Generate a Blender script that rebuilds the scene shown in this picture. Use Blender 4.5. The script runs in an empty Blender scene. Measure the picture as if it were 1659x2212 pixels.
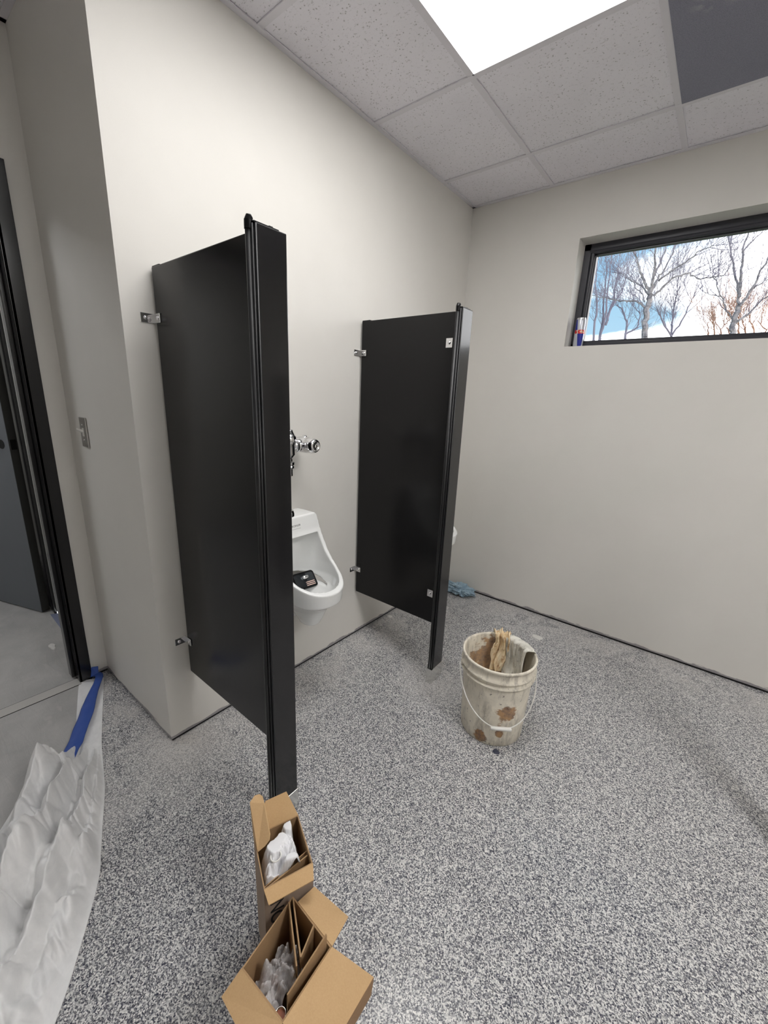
import bpy, bmesh, math, random
from math import sin, cos, pi, radians, sqrt, exp
from mathutils import Vector, Matrix, noise

random.seed(7)
S = bpy.context.scene
COL = S.collection
CEIL = 2.569

# ------------------------------------------------------------------ materials
def new_mat(name):
    m = bpy.data.materials.new(name); m.use_nodes = True
    nt = m.node_tree; b = nt.nodes['Principled BSDF']
    return m, nt, b
def mat(name, col, rough=.5, metal=0, spec=.5, coat=0, alpha=1, trans=0):
    m, nt, b = new_mat(name)
    b.inputs['Base Color'].default_value = (*col, 1)
    b.inputs['Roughness'].default_value = rough
    b.inputs['Metallic'].default_value = metal
    b.inputs['Specular IOR Level'].default_value = spec
    b.inputs['Coat Weight'].default_value = coat
    b.inputs['Coat Roughness'].default_value = .1
    b.inputs['Alpha'].default_value = alpha
    b.inputs['Transmission Weight'].default_value = trans
    return m
class NT:
    """small helper to write node graphs"""
    def __init__(s, nt): s.nt = nt
    def n(s, t, **kw):
        nd = s.nt.nodes.new(t)
        for k, v in kw.items(): setattr(nd, k, v)
        return nd
    def l(s, a, b): s.nt.links.new(a, b)
    def pos(s): return s.n('ShaderNodeNewGeometry').outputs['Position']
    def obj(s): return s.n('ShaderNodeTexCoord').outputs['Object']
    def mapping(s, vec, scale=(1, 1, 1), loc=(0, 0, 0), rot=(0, 0, 0)):
        m = s.n('ShaderNodeMapping'); s.l(vec, m.inputs[0])
        m.inputs['Location'].default_value = loc; m.inputs['Scale'].default_value = scale
        m.inputs['Rotation'].default_value = rot
        return m.outputs[0]
    def noise(s, vec, scale, detail=3, rough=.5, dist=0):
        t = s.n('ShaderNodeTexNoise'); s.l(vec, t.inputs['Vector'])
        t.inputs['Scale'].default_value = scale; t.inputs['Detail'].default_value = detail
        t.inputs['Roughness'].default_value = rough; t.inputs['Distortion'].default_value = dist
        return t
    def voro(s, vec, scale, feature='F1'):
        t = s.n('ShaderNodeTexVoronoi', feature=feature); s.l(vec, t.inputs['Vector'])
        t.inputs['Scale'].default_value = scale
        return t
    def ramp(s, fac, stops, interp='LINEAR'):
        r = s.n('ShaderNodeValToRGB'); s.l(fac, r.inputs[0]); cr = r.color_ramp; cr.interpolation = interp
        while len(cr.elements) < len(stops): cr.elements.new(.5)
        for e, (p, c) in zip(cr.elements, stops):
            e.position = p; e.color = (*c, 1) if len(c) == 3 else c
        return r.outputs[0]
    def g(s, fac, a, b):   # grey mask ramp
        return s.ramp(fac, [(a, (0, 0, 0)), (b, (1, 1, 1))])
    def mix(s, fac, a, b, blend='MIX'):
        m = s.n('ShaderNodeMix', data_type='RGBA', blend_type=blend)
        if isinstance(fac, (int, float)): m.inputs[0].default_value = fac
        else: s.l(fac, m.inputs[0])
        for v, i in ((a, 6), (b, 7)):
            if isinstance(v, tuple): m.inputs[i].default_value = (*v, 1)
            else: s.l(v, m.inputs[i])
        return m.outputs[2]
    def math(s, op, a, b=None, c=None):
        m = s.n('ShaderNodeMath', operation=op)
        for i, v in enumerate((a, b, c)):
            if v is None: continue
            if isinstance(v, (int, float)): m.inputs[i].default_value = v
            else: s.l(v, m.inputs[i])
        return m.outputs[0]
    def dist(s, vec, p, scale=(1, 1, 1)):
        a = s.n('ShaderNodeVectorMath', operation='SUBTRACT'); s.l(vec, a.inputs[0]); a.inputs[1].default_value = p
        b = s.n('ShaderNodeVectorMath', operation='MULTIPLY'); s.l(a.outputs[0], b.inputs[0]); b.inputs[1].default_value = scale
        c = s.n('ShaderNodeVectorMath', operation='LENGTH'); s.l(b.outputs[0], c.inputs[0])
        return c.outputs['Value']
    def sep(s, vec):
        a = s.n('ShaderNodeSeparateXYZ'); s.l(vec, a.inputs[0]); return a.outputs
    def bump(s, h, b, strength=.3, dist=.01):
        n = s.n('ShaderNodeBump'); s.l(h, n.inputs['Height'])
        n.inputs['Strength'].default_value = strength; n.inputs['Distance'].default_value = dist
        s.l(n.outputs[0], b.inputs['Normal'])

def wall_mat():
    m, nt, b = new_mat('greige_eggshell_paint'); k = NT(nt); p = k.pos()
    n1 = k.noise(p, 2.2, 4, .6)
    col = k.mix(k.g(n1.outputs[0], .35, .7), (.70, .68, .64), (.73, .71, .67))
    # torn drywall face and joint compound just above the floor, in broken patches
    x, y, z = k.sep(p)
    low = k.math('SUBTRACT', 1, k.g(z, .012, .05))
    nn = k.noise(k.mapping(p, (3, 3, 12)), 2.0, 5, .65)
    patch = k.math('MULTIPLY', low, k.g(nn.outputs[0], .5, .56))
    col = k.mix(patch, col, (.72, .68, .64))
    sm_ = k.noise(k.mapping(p, (2, 2, 9)), 6, 4, .6)
    glue = k.math('MULTIPLY', k.math('SUBTRACT', 1, k.g(k.math('SUBTRACT', z, k.math('MULTIPLY', sm_.outputs[0], .045)), -.004, .002)), .8)
    col = k.mix(glue, col, (.20, .185, .205))
    # pale scuffs beside the urinal
    sc = k.noise(k.mapping(p, (1, 6, 2.5)), 3.5, 5, .7)
    near = k.math('SUBTRACT', 1, k.g(k.dist(p, (0, -1.25, .85), (1, 2.0, 1)), .2, .6))
    col = k.mix(k.math('MULTIPLY', k.math('MULTIPLY', near, k.g(sc.outputs[0], .55, .72)), .45), col, (.74, .73, .68))
    k.l(col, b.inputs['Base Color']); b.inputs['Roughness'].default_value = .48
    b.inputs['Specular IOR Level'].default_value = .35
    k.bump(k.noise(p, 420, 2).outputs[0], b, .06, .002)
    return m
def flake_floor_mat():
    m, nt, b = new_mat('epoxy_flake_floor'); k = NT(nt); p = k.pos()
    w = k.noise(p, 60, 2)
    wv = k.n('ShaderNodeVectorMath', operation='MULTIPLY_ADD')
    k.l(w.outputs['Color'], wv.inputs[0]); wv.inputs[1].default_value = (.006, .006, .006); k.l(p, wv.inputs[2])
    v = k.voro(k.mapping(wv.outputs[0], (1, 1, .001)), 345)
    r = k.sep(v.outputs['Color'])
    c1 = k.ramp(r[0], [(0, (.022, .024, .042)), (.22, (.06, .062, .09)), (.34, (.16, .16, .18)), (.47, (.36, .36, .37)), (.60, (.58, .58, .58)), (.77, (.80, .79, .77))], 'CONSTANT')
    v2 = k.voro(k.mapping(wv.outputs[0], (1, 1, .001), (3, 5, 0)), 520)
    r2 = k.sep(v2.outputs['Color'])
    c2 = k.ramp(r2[0], [(0, (.03, .035, .07)), (.24, (.16, .16, .17)), (.45, (.52, .51, .50)), (.75, (.84, .82, .77))], 'CONSTANT')
    col = k.mix(.26, c1, c2)
    # drywall dust, thickest along the walls
    x, y, z = k.sep(p)
    dn = k.noise(p, 5.5, 6, .68, .6); fine = k.noise(p, 90, 3, .7)
    edgeL = k.math('SUBTRACT', 1, k.g(x, .02, .38))
    edgeB = k.math('SUBTRACT', 1, k.g(k.math('MULTIPLY', y, -1), .02, .4))
    corner = k.math('SUBTRACT', 1, k.g(k.dist(p, (.03, -2.09, 0), (1, 1, 1)), .03, .22))
    foot = k.math('SUBTRACT', 1, k.g(k.dist(p, (.6, -1.06, 0), (1, 1, 1)), .03, .26))
    e = k.math('MAXIMUM', k.math('MAXIMUM', edgeL, edgeB), foot)
    dust = k.math('MULTIPLY', k.math('MULTIPLY', e, k.g(dn.outputs[0], .40, .62)), .65)
    dust = k.math('MAXIMUM', dust, k.math('MULTIPLY', corner, .95))
    dust = k.math('MULTIPLY', dust, k.g(fine.outputs[0], .2, .6))
    col = k.mix(dust, col, (.66, .63, .60))
    k.l(col, b.inputs['Base Color'])
    b.inputs['Roughness'].default_value = .38; b.inputs['Specular IOR Level'].default_value = .5
    k.l(k.math('ADD', .24, k.math('MULTIPLY', dust, .5)), b.inputs['Roughness'])
    k.bump(r[1], b, .14, .001)
    return m
def film_floor_mat():
    m, nt, b = new_mat('dusty_concrete_under_film'); k = NT(nt); p = k.pos()
    n1 = k.noise(p, 5, 7, .65, .4); n2 = k.noise(k.mapping(p, (1.2, 5, 1), rot=(0, 0, .5)), 4, 6, .6, 1.2)
    col = k.mix(k.g(n1.outputs[0], .3, .75), (.34, .335, .325), (.48, .47, .455))
    col = k.mix(k.math('MULTIPLY', k.g(n2.outputs[0], .6, .66), .35), col, (.52, .5, .48))
    n3 = k.noise(p, 9, 4, .6)
    col = k.mix(k.math('MULTIPLY', k.g(n3.outputs[0], .72, .78), .5), col, (.08, .08, .08))
    sp = k.noise(p, 260, 2)
    col = k.mix(k.math('MULTIPLY', k.g(sp.outputs[0], .6, .75), .25), col, (.6, .58, .55))
    k.l(col, b.inputs['Base Color']); b.inputs['Roughness'].default_value = .42
    k.bump(n2.outputs[0], b, .5, .006)
    return m
def tile_mat():
    m, nt, b = new_mat('fissured_acoustic_tile'); k = NT(nt); p = k.pos()
    q = k.mapping(p, (1, 1, .01))
    f = k.noise(k.mapping(q, (1, 1.5, 1)), 105, 3, .6, .9)
    fis = k.g(f.outputs[0], .61, .70)
    v = k.voro(q, 75); pin = k.math('SUBTRACT', 1, k.g(v.outputs['Distance'], .13, .22))
    sel = k.math('GREATER_THAN', k.sep(v.outputs['Color'])[0], .45)
    holes = k.math('MAXIMUM', fis, k.math('MULTIPLY', pin, sel))
    n1 = k.noise(p, 3, 3)
    base = k.mix(k.g(n1.outputs[0], .3, .7), (.83, .81, .86), (.88, .86, .91))
    col = k.mix(k.math('MULTIPLY', holes, .58), base, (.27, .25, .24))
    k.l(col, b.inputs['Base Color']); b.inputs['Roughness'].default_value = .9
    k.bump(k.math('SUBTRACT', 1, holes), b, .5, .002)
    return m
def mesh_panel_mat():
    m, nt, b = new_mat('dark_grey_perforated_panel'); k = NT(nt); p = k.pos()
    v = k.voro(k.mapping(p, (1, 1, .01)), 330)
    col = k.mix(k.g(v.outputs['Distance'], .2, .5), (.19, .19, .24), (.26, .26, .32))
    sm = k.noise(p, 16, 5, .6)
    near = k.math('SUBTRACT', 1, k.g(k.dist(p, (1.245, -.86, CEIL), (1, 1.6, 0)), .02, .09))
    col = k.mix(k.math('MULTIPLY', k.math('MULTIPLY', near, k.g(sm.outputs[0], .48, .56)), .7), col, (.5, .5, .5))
    k.l(col, b.inputs['Base Color']); b.inputs['Roughness'].default_value = .75
    return m
def black_paint():
    m, nt, b = new_mat('black_powder_coat'); k = NT(nt); p = k.pos()
    n1 = k.noise(p, 6, 5, .7)
    b.inputs['Base Color'].default_value = (.0045, .0045, .0052, 1)
    k.l(k.math('ADD', .17, k.math('MULTIPLY', n1.outputs[0], .08)), b.inputs['Roughness'])
    b.inputs['Specular IOR Level'].default_value = .5
    b.inputs['IOR'].default_value = 1.40
    return m
def card_mat(name, c1, c2, flute=(1, 0, 0), fs=0):
    m, nt, b = new_mat(name); k = NT(nt); p = k.obj()
    n1 = k.noise(p, 300, 4, .7); n2 = k.noise(p, 12, 4)
    f = k.math('ADD', k.math('MULTIPLY', n1.outputs[0], .6), k.math('MULTIPLY', n2.outputs[0], .4))
    col = k.mix(k.g(f, .35, .65), c1, c2)
    k.l(col, b.inputs['Base Color']); b.inputs['Roughness'].default_value = .85
    if fs:
        w = k.n('ShaderNodeTexWave'); k.l(k.mapping(p, (1, 1, 1), rot=(0, 0, fs)), w.inputs[0]); w.inputs['Scale'].default_value = 95
        w.inputs['Distortion'].default_value = .3
        k.bump(w.outputs['Fac'], b, .16, .0007)
    return m
def bucket_mat():
    m, nt, b = new_mat('dirty_white_bucket_plastic'); k = NT(nt); p = k.obj()
    n1 = k.noise(p, 9, 7, .7, .5); n2 = k.noise(k.mapping(p, (1, 1, .25)), 26, 6, .7); n3 = k.noise(p, 45, 5, .7)
    col = k.mix(k.g(n1.outputs[0], .35, .7), (.90, .84, .71), (.66, .61, .51))
    col = k.mix(k.math('MULTIPLY', k.g(n2.outputs[0], .50, .68), .65), col, (.22, .19, .15))
    col = k.mix(k.math('MULTIPLY', k.g(n3.outputs[0], .63, .69), .8), col, (.06, .045, .035))
    rn = k.noise(k.mapping(p, (1, 1, 1.6)), 20, 6, .7)
    def patch(c, r0, r1, sc):
        d_ = k.math('SUBTRACT', 1, k.math('DIVIDE', k.dist(p, c, sc), r1))
        return k.g(k.math('ADD', d_, k.math('MULTIPLY', k.math('SUBTRACT', rn.outputs[0], .5), 1.7)), .26, .38)
    rust = k.math('MAXIMUM', patch((.092, -.09, .170), .03, .065, (1, 1, 1.25)), patch((.006, -.135, .034), .015, .038, (1, 1, .9)))
    rust = k.math('MAXIMUM', rust, patch((.078, -.105, .085), .012, .03, (1.3, 1.3, .55)))
    inner = k.math('MULTIPLY', patch((-.06, .11, .22), .03, .15, (1, 1, .8)), .9)
    rust = k.math('MAXIMUM', rust, inner)
    rc = k.mix(k.g(n3.outputs[0], .4, .6), (.42, .20, .05), (.16, .065, .025))
    col = k.mix(k.math('MULTIPLY', rust, .85), col, rc)
    # lit-through grime inside: dark smears low on the inner wall
    x, y, z = k.sep(p)
    k.l(col, b.inputs['Base Color']); b.inputs['Roughness'].default_value = .5
    b.inputs['Subsurface Weight'].default_value = .0
    k.bump(n3.outputs[0], b, .12, .002)
    return m
def cloth_mat(name, c1, c2, c3, s=18):
    m, nt, b = new_mat(name); k = NT(nt); p = k.obj()
    n1 = k.noise(p, s, 6, .7, .4); n2 = k.noise(p, s*2.2, 5, .7)
    col = k.mix(k.g(n1.outputs[0], .38, .62), c1, c2)
    col = k.mix(k.math('MULTIPLY', k.g(n2.outputs[0], .54, .64), .8), col, c3)
    k.l(col, b.inputs['Base Color']); b.inputs['Roughness'].default_value = .95
    k.bump(k.noise(p, 260, 3).outputs[0], b, .3, .002)
    return m
def poly_mat(name, col, alpha, rough=.3, dusty=.5):
    m, nt, b = new_mat(name); k = NT(nt); p = k.pos()
    n1 = k.noise(p, 11, 7, .7, .5)
    d = k.g(n1.outputs[0], .42, .68)
    c = k.mix(k.math('MULTIPLY', d, dusty), col, (.93, .92, .91))
    k.l(c, b.inputs['Base Color'])
    k.l(k.math('ADD', alpha, k.math('MULTIPLY', d, (1-alpha)*.7)), b.inputs['Alpha'])
    b.inputs['Roughness'].default_value = rough
    return m
def can_mat():
    m, nt, b = new_mat('blue_silver_can_print'); k = NT(nt); x, y, z = k.sep(k.obj())
    ang = k.math('ARCTAN2', y, x)
    a2 = k.math('ABSOLUTE', k.math('SUBTRACT', k.math('FRACT', k.math('MULTIPLY', k.math('ADD', ang, pi*.82), 1/pi)), .5))  # 0..0.5
    slope = k.math('MULTIPLY', k.math('SUBTRACT', z, .085), 1.5)
    side = k.math('GREATER_THAN', a2, k.math('ADD', .25, slope))
    up = k.math('GREATER_THAN', z, .078)
    chk = k.math('ABSOLUTE', k.math('SUBTRACT', side, up))
    col = k.mix(chk, (.03, .04, .30), (.55, .57, .62))
    band = k.math('LESS_THAN', k.math('ABSOLUTE', k.math('SUBTRACT', z, .083)), .010)
    nn = k.noise(k.obj(), 90, 2)
    red = k.math('MULTIPLY', band, k.math('GREATER_THAN', nn.outputs[0], .45))
    col = k.mix(band, col, (.75, .62, .45))
    col = k.mix(red, col, (.62, .03, .03))
    k.l(col, b.inputs['Base Color']); b.inputs['Metallic'].default_value = .35; b.inputs['Roughness'].default_value = .25
    return m
def bark_mat(name, c1, c2, sc=4):
    m, nt, b = new_mat(name); k = NT(nt); p = k.pos()
    n1 = k.noise(p, sc, 4, .7)
    k.l(k.mix(k.g(n1.outputs[0], .4, .6), c1, c2), b.inputs['Base Color']); b.inputs['Roughness'].default_value = .9
    return m

M = dict(
    wall=wall_mat(), floor=flake_floor_mat(), film=film_floor_mat(), tile=tile_mat(), dark_panel=mesh_panel_mat(),
    black=black_paint(),
    grid=mat('white_ceiling_grid', (.75, .73, .77), .6),
    void=mat('black_gap_adhesive', (.012, .011, .012), .9),
    alum=mat('bronze_black_window_frame', (.034, .034, .042), .30),
    jamb_white=mat('pale_window_return', (.70, .68, .65), .6),
    chrome=mat('polished_chrome', (.75, .75, .76), .06, 1),
    steel=mat('mirror_stainless', (.74, .74, .72), .2, 1),
    brushed=mat('brushed_stainless', (.45, .44, .43), .28, 1),
    porcelain=mat('white_vitreous_china', (.89, .90, .89), .12, coat=.3),
    ink=mat('grey_print', (.10, .10, .11), .6),
    blackink=mat('black_marker_print', (.012, .010, .010), .7),
    dframe=mat('black_gloss_door_frame', (.008, .008, .009), .2),
    slab=mat('grey_primed_door', (.115, .125, .14), .5),
    slab_edge=mat('dark_door_edge', (.05, .05, .045), .6),
    hole=mat('black_hole', (.004, .004, .004), .9),
    white=mat('white_plastic', (.75, .74, .70), .35),
    tape=mat('blue_masking_tape', (.035, .085, .34), .55),
    card_in=card_mat('kraft_card', (.52, .335, .165), (.58, .385, .20)),
    card_flute=card_mat('kraft_card_fluted', (.51, .325, .155), (.57, .375, .19), fs=-1.2),
    card_out=card_mat('grey_kraft_outside', (.30, .22, .165), (.35, .265, .20)),
    card_dark=card_mat('brown_card', (.27, .165, .09), (.32, .20, .115)),
    bucket=bucket_mat(),
    rag=cloth_mat('dirty_grey_cloth', (.78, .76, .69), (.56, .54, .48), (.32, .30, .26), 14),
    rust_rag=cloth_mat('rust_stained_cloth', (.84, .72, .52), (.74, .56, .33), (.42, .20, .07), 15),
    blue_rag=cloth_mat('blue_cloth', (.38, .50, .58), (.30, .42, .51), (.16, .24, .33), 14),
    poly=poly_mat('milky_poly_sheet', (.86, .86, .86), .88, .28),
    bag=poly_mat('white_poly_bag', (.86, .86, .88), .93, .25, .6),
    clearbag=poly_mat('clear_poly_bag', (.66, .63, .62), .34, .15, .5),
    copper=mat('red_brown_card_wrap', (.26, .075, .03), .5),
    can=can_mat(), can_top=mat('aluminium', (.7, .7, .72), .25, 1),
    bark=bark_mat('mottled_grey_bark', (.13, .12, .13), (.34, .31, .31), 6),
    twig=bark_mat('grey_violet_twigs', (.20, .18, .23), (.27, .24, .29), 3),
    orange=bark_mat('russet_twigs', (.55, .30, .20), (.42, .24, .18), 3),
    lawn=bark_mat('dormant_grass', (.16, .17, .08), (.22, .20, .11), 2),
    paper=mat('torn_white_paper', (.68, .67, .64), .8),
    strip=mat('dusty_metal_strip', (.50, .485, .46), .5, .2),
    gloss=mat('black_gloss_laminate', (.004, .004, .005), .2, coat=.35),
    card_shaded=card_mat('shaded_brown_card_inside', (.34, .21, .105), (.39, .25, .13)),  # card brown darkened to carry the shade inside the cartons, dividers included
    tape_dusty=mat('dusty_blue_tape', (.17, .19, .28), .6),
    dark_gloss=mat('smoked_mirror', (.10, .11, .12), .08, .8), salmon=mat('salmon_print', (.72, .50, .43), .4),
    satin=mat('black_satin_moulding', (.006, .006, .007), .42),
    navy=mat('navy_chip', (.045, .05, .08), .5),
)
# glass
g, nt, b = new_mat('clear_window_glass')
nt.nodes.remove(b); k = NT(nt)
tr = k.n('ShaderNodeBsdfTransparent'); gl = k.n('ShaderNodeBsdfGlossy'); gl.inputs['Roughness'].default_value = .02
fr = k.n('ShaderNodeFresnel'); fr.inputs[0].default_value = 1.12; mx = k.n('ShaderNodeMixShader')
k.l(fr.outputs[0], mx.inputs[0]); k.l(tr.outputs[0], mx.inputs[1]); k.l(gl.outputs[0], mx.inputs[2])
k.l(mx.outputs[0], nt.nodes['Material Output'].inputs[0]); M['glass'] = g
def emis(name, col, s):
    m, nt, b = new_mat(name)
    b.inputs['Base Color'].default_value = (.8, .8, .8, 1)
    b.inputs['Emission Color'].default_value = (*col, 1); b.inputs['Emission Strength'].default_value = s
    return m
LIGHT = 9.5
M['diffuser'] = emis('lit_led_diffuser', (1, .988, .975), LIGHT)
M['diffuser_2'] = emis('lit_led_diffuser_rear', (1, .985, .97), LIGHT*3.3)
M['hall_diffuser'] = emis('lit_hall_diffuser', (.95, .97, 1), 14)

# ------------------------------------------------------------------ mesh helpers
def tag(o, label=None, cat=None, group=None, kind=None):
    if label: o['label'] = label
    if cat: o['category'] = cat
    if group: o['group'] = group
    if kind: o['kind'] = kind
    return o
def thing(name, loc, label, cat, group=None):
    o = bpy.data.objects.new(name, None); COL.objects.link(o); o.location = loc; o.empty_display_size = .05
    return tag(o, label, cat, group)
def wloc(o):
    v = Vector((0, 0, 0))
    while o: v += o.location; o = o.parent
    return v
def obj(name, bm, m, parent=None, smooth=False, world=True, loc=None):
    """link bm (world coordinates) as one mesh object"""
    me = bpy.data.meshes.new(name)
    bmesh.ops.recalc_face_normals(bm, faces=bm.faces)
    off = wloc(parent) if parent else Vector((0, 0, 0))
    if loc is not None: off = off + (Vector(loc)-off)
    if world: bm.transform(Matrix.Translation(-off))
    bm.to_mesh(me); bm.free()
    if isinstance(m, (list, tuple)):
        for q in m: me.materials.append(M[q])
    else: me.materials.append(M[m])
    if smooth:
        for f in me.polygons: f.use_smooth = True
    o = bpy.data.objects.new(name, me); COL.objects.link(o)
    if parent: o.parent = parent
    if loc is not None: o.location = Vector(loc)-(wloc(parent) if parent else Vector((0, 0, 0)))
    return o
def box(bm, x0, x1, y0, y1, z0, z1, bev=0, mi=0):
    r = bmesh.ops.create_cube(bm, size=1)
    vs = r['verts']
    for v in vs:
        v.co = Vector((x0+(v.co.x+.5)*(x1-x0), y0+(v.co.y+.5)*(y1-y0), z0+(v.co.z+.5)*(z1-z0)))
    fs = set(f for v in vs for f in v.link_faces)
    for f in fs: f.material_index = mi
    if bev:
        es = list(set(e for v in vs for e in v.link_edges))
        bmesh.ops.bevel(bm, geom=es, offset=bev, segments=2, affect='EDGES', profile=.6)
    return vs
def B(*a, bev=0):
    bm = bmesh.new(); box(bm, *a, bev=bev); return bm
def frame_mat(d):
    d = d.normalized(); up = Vector((0, 0, 1)) if abs(d.z) < .95 else Vector((1, 0, 0))
    s = d.cross(up).normalized(); return s, s.cross(d).normalized()
def tube(bm, pts, rad, n=10, cap=True, mi=0):
    pts = [Vector(p) for p in pts]; rings = []
    for i, p in enumerate(pts):
        d = (pts[min(i+1, len(pts)-1)]-pts[max(i-1, 0)])
        if d.length < 1e-9: d = Vector((0, 0, 1))
        s, u = frame_mat(d)
        if rings:
            # keep the frame from flipping
            ps = prev_s - d.normalized()*prev_s.dot(d.normalized())
            if ps.length > 1e-6: s = ps.normalized(); u = s.cross(d.normalized())
        prev_s = s
        r = rad[i] if isinstance(rad, (list, tuple)) else rad
        rings.append([bm.verts.new(p+(s*cos(2*pi*j/n)+u*sin(2*pi*j/n))*r) for j in range(n)])
    for a, b_ in zip(rings, rings[1:]):
        for j in range(n):
            f = bm.faces.new((a[j], a[(j+1) % n], b_[(j+1) % n], b_[j])); f.material_index = mi
    if cap:
        for r in (rings[0], rings[-1]):
            try: bm.faces.new(r).material_index = mi
            except ValueError: pass
def lathe(bm, prof, axis_o=(0, 0, 0), axis='z', n=48, closed=False):
    """prof: list of (r, h) along axis"""
    o = Vector(axis_o); rings = []
    ax = {'z': (Vector((1, 0, 0)), Vector((0, 1, 0)), Vector((0, 0, 1))), 'x': (Vector((0, 1, 0)), Vector((0, 0, 1)), Vector((1, 0, 0))),
          'y': (Vector((0, 0, 1)), Vector((1, 0, 0)), Vector((0, 1, 0))), '-y': (Vector((1, 0, 0)), Vector((0, 0, 1)), Vector((0, -1, 0)))}[axis]
    for r, h in prof:
        if r < 1e-6: rings.append([bm.verts.new(o+ax[2]*h)])
        else: rings.append([bm.verts.new(o+ax[2]*h+(ax[0]*cos(2*pi*j/n)+ax[1]*sin(2*pi*j/n))*r) for j in range(n)])
    prs = list(zip(rings, rings[1:]))
    if closed: prs.append((rings[-1], rings[0]))
    for a, b_ in prs:
        for j in range(n):
            j2 = (j+1) % n
            if len(a) == 1 and len(b_) == 1: continue
            if len(a) == 1: bm.faces.new((a[0], b_[j2], b_[j]))
            elif len(b_) == 1: bm.faces.new((a[j], a[j2], b_[0]))
            else: bm.faces.new((a[j], a[j2], b_[j2], b_[j]))
def prism(bm, poly, t, normal=None, mi=0):
    """extrude a planar polygon (list of 3D points) by thickness t along its normal (both sides)"""
    P = [Vector(p) for p in poly]
    if normal is None:
        normal = Vector((0, 0, 0))
        for i in range(len(P)):
            normal += (P[i]-P[0]).cross(P[(i+1) % len(P)]-P[0])
    n = normal.normalized()*t*.5
    a = [bm.verts.new(p-n) for p in P]; b_ = [bm.verts.new(p+n) for p in P]
    bm.faces.new(a[::-1]).material_index = mi; bm.faces.new(b_).material_index = mi
    for i in range(len(P)):
        j = (i+1) % len(P); bm.faces.new((a[i], a[j], b_[j], b_[i])).material_index = mi
def structure(o, kind='structure'): o['kind'] = kind; return o
def sgrid(bm, nu, nv, f, wrap_u=False):
    vs = [[bm.verts.new(f(i/(nu if wrap_u else nu-1), j/(nv-1))) for j in range(nv)] for i in range(nu)]
    for i in range(nu if wrap_u else nu-1):
        for j in range(nv-1):
            i2 = (i+1) % nu
            bm.faces.new((vs[i][j], vs[i2][j], vs[i2][j+1], vs[i][j+1]))
    return vs
def text_mesh(name, s, size, mtx, m, parent, extrude=.0004):
    cu = bpy.data.curves.new(name, 'FONT'); cu.body = s; cu.size = size; cu.extrude = extrude
    cu.align_x = 'CENTER'; cu.align_y = 'CENTER'
    t = bpy.data.objects.new(name+'_tmp', cu); COL.objects.link(t)
    bpy.context.view_layer.update()
    me = bpy.data.meshes.new_from_object(t.evaluated_get(bpy.context.evaluated_depsgraph_get()))
    bpy.data.objects.remove(t); me.transform(Matrix.Translation(-wloc(parent)) @ mtx)
    me.materials.clear(); me.materials.append(M[m])
    o = bpy.data.objects.new(name, me); COL.objects.link(o); o.parent = parent
    return o

# ------------------------------------------------------------------ the room
GAP = .013
TOP = 2.60
YL = -2.1155; XD = -.6876; YE = -4.3; XR = 3.2
structure(obj('floor', B(-.7221, XR, YE, .1, -.06, 0), 'floor'))
structure(obj('wall_left', B(-.1, 0, YL, .15, GAP, TOP), 'wall'))
structure(obj('wall_alcove', B(-2.7, -.1, YL, YL+.12, GAP, TOP), 'wall'))
bm = bmesh.new(); DY0, DY1, DZ = -2.235, -3.15, 2.10
box(bm, XD-.12, XD, DY0, YL, GAP, TOP); box(bm, XD-.12, XD, DY1, DY0, DZ, TOP); box(bm, XD-.12, XD, YE, DY1, GAP, TOP)
structure(obj('wall_entry', bm, 'wall'))
WX0, WX1, WZ0, WZ1 = .681, 1.90, 1.724, 2.283
bm = bmesh.new()
box(bm, 0, WX0, 0, .20, GAP, TOP); box(bm, WX1, XR, 0, .20, GAP, TOP); box(bm, WX0, WX1, 0, .20, GAP, WZ0); box(bm, WX0, WX1, 0, .20, WZ1, TOP)
structure(obj('wall_window', bm, 'wall'))
structure(obj('wall_right', B(XR, XR+.12, YE, .2, GAP, TOP), 'wall'))
structure(obj('wall_rear', B(-2.82, XR+.12, YE-.12, YE, 0, TOP), 'wall'))
structure(obj('wall_hall', B(-2.82, -2.7, YE, YL+.12, 0, TOP), 'wall'))
# black gap where the base is still missing
def gap(name, x0, x1, y0, y1): structure(obj(name, B(x0, x1, y0, y1, 0, GAP), 'void'))
gap('trim_1', -.1, -.006, YL+.006, .15)
gap('trim_2', -.006, XR, .006, .2)
gap('trim_3', -2.7, -.1, YL+.006, YL+.12)
gap('trim_8', XR+.006, XR+.12, YE, .2)
gap('trim_4', XD-.12, XD-.006, DY0, YL)
# grey metal expansion strip at the door line and the covered floor on both sides of it
bm = bmesh.new(); box(bm, -.722, -.664, -4.2, DY0+.0, 0, .005, bev=.0015)
structure(obj('trim_5', bm, 'strip'))
for n__, x_ in ((6, -.7245), (7, -.6655)):
    structure(obj('trim_%d' % n__, B(x_, x_+.003, -4.2, DY0, 0, .0042), 'void'))
bm = bmesh.new(); box(bm, -2.7, -.722, YE, YL, -.06, .0)
structure(obj('floor', bm, 'film'))
bm = bmesh.new()
prism(bm, [(-.664, -2.245, .001), (-.60, -2.25, .001), (-.41, -2.315, .001), (-.29, -2.38, .001), (-.16, -2.45, .001), (.16, -2.56, .001), (.34, -2.66, .001), (.42, -2.80, .001), (.42, -4.29, .001), (-.664, -4.29, .001)], .002, Vector((0, 0, 1)))
structure(obj('floor', bm, 'film'))
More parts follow.
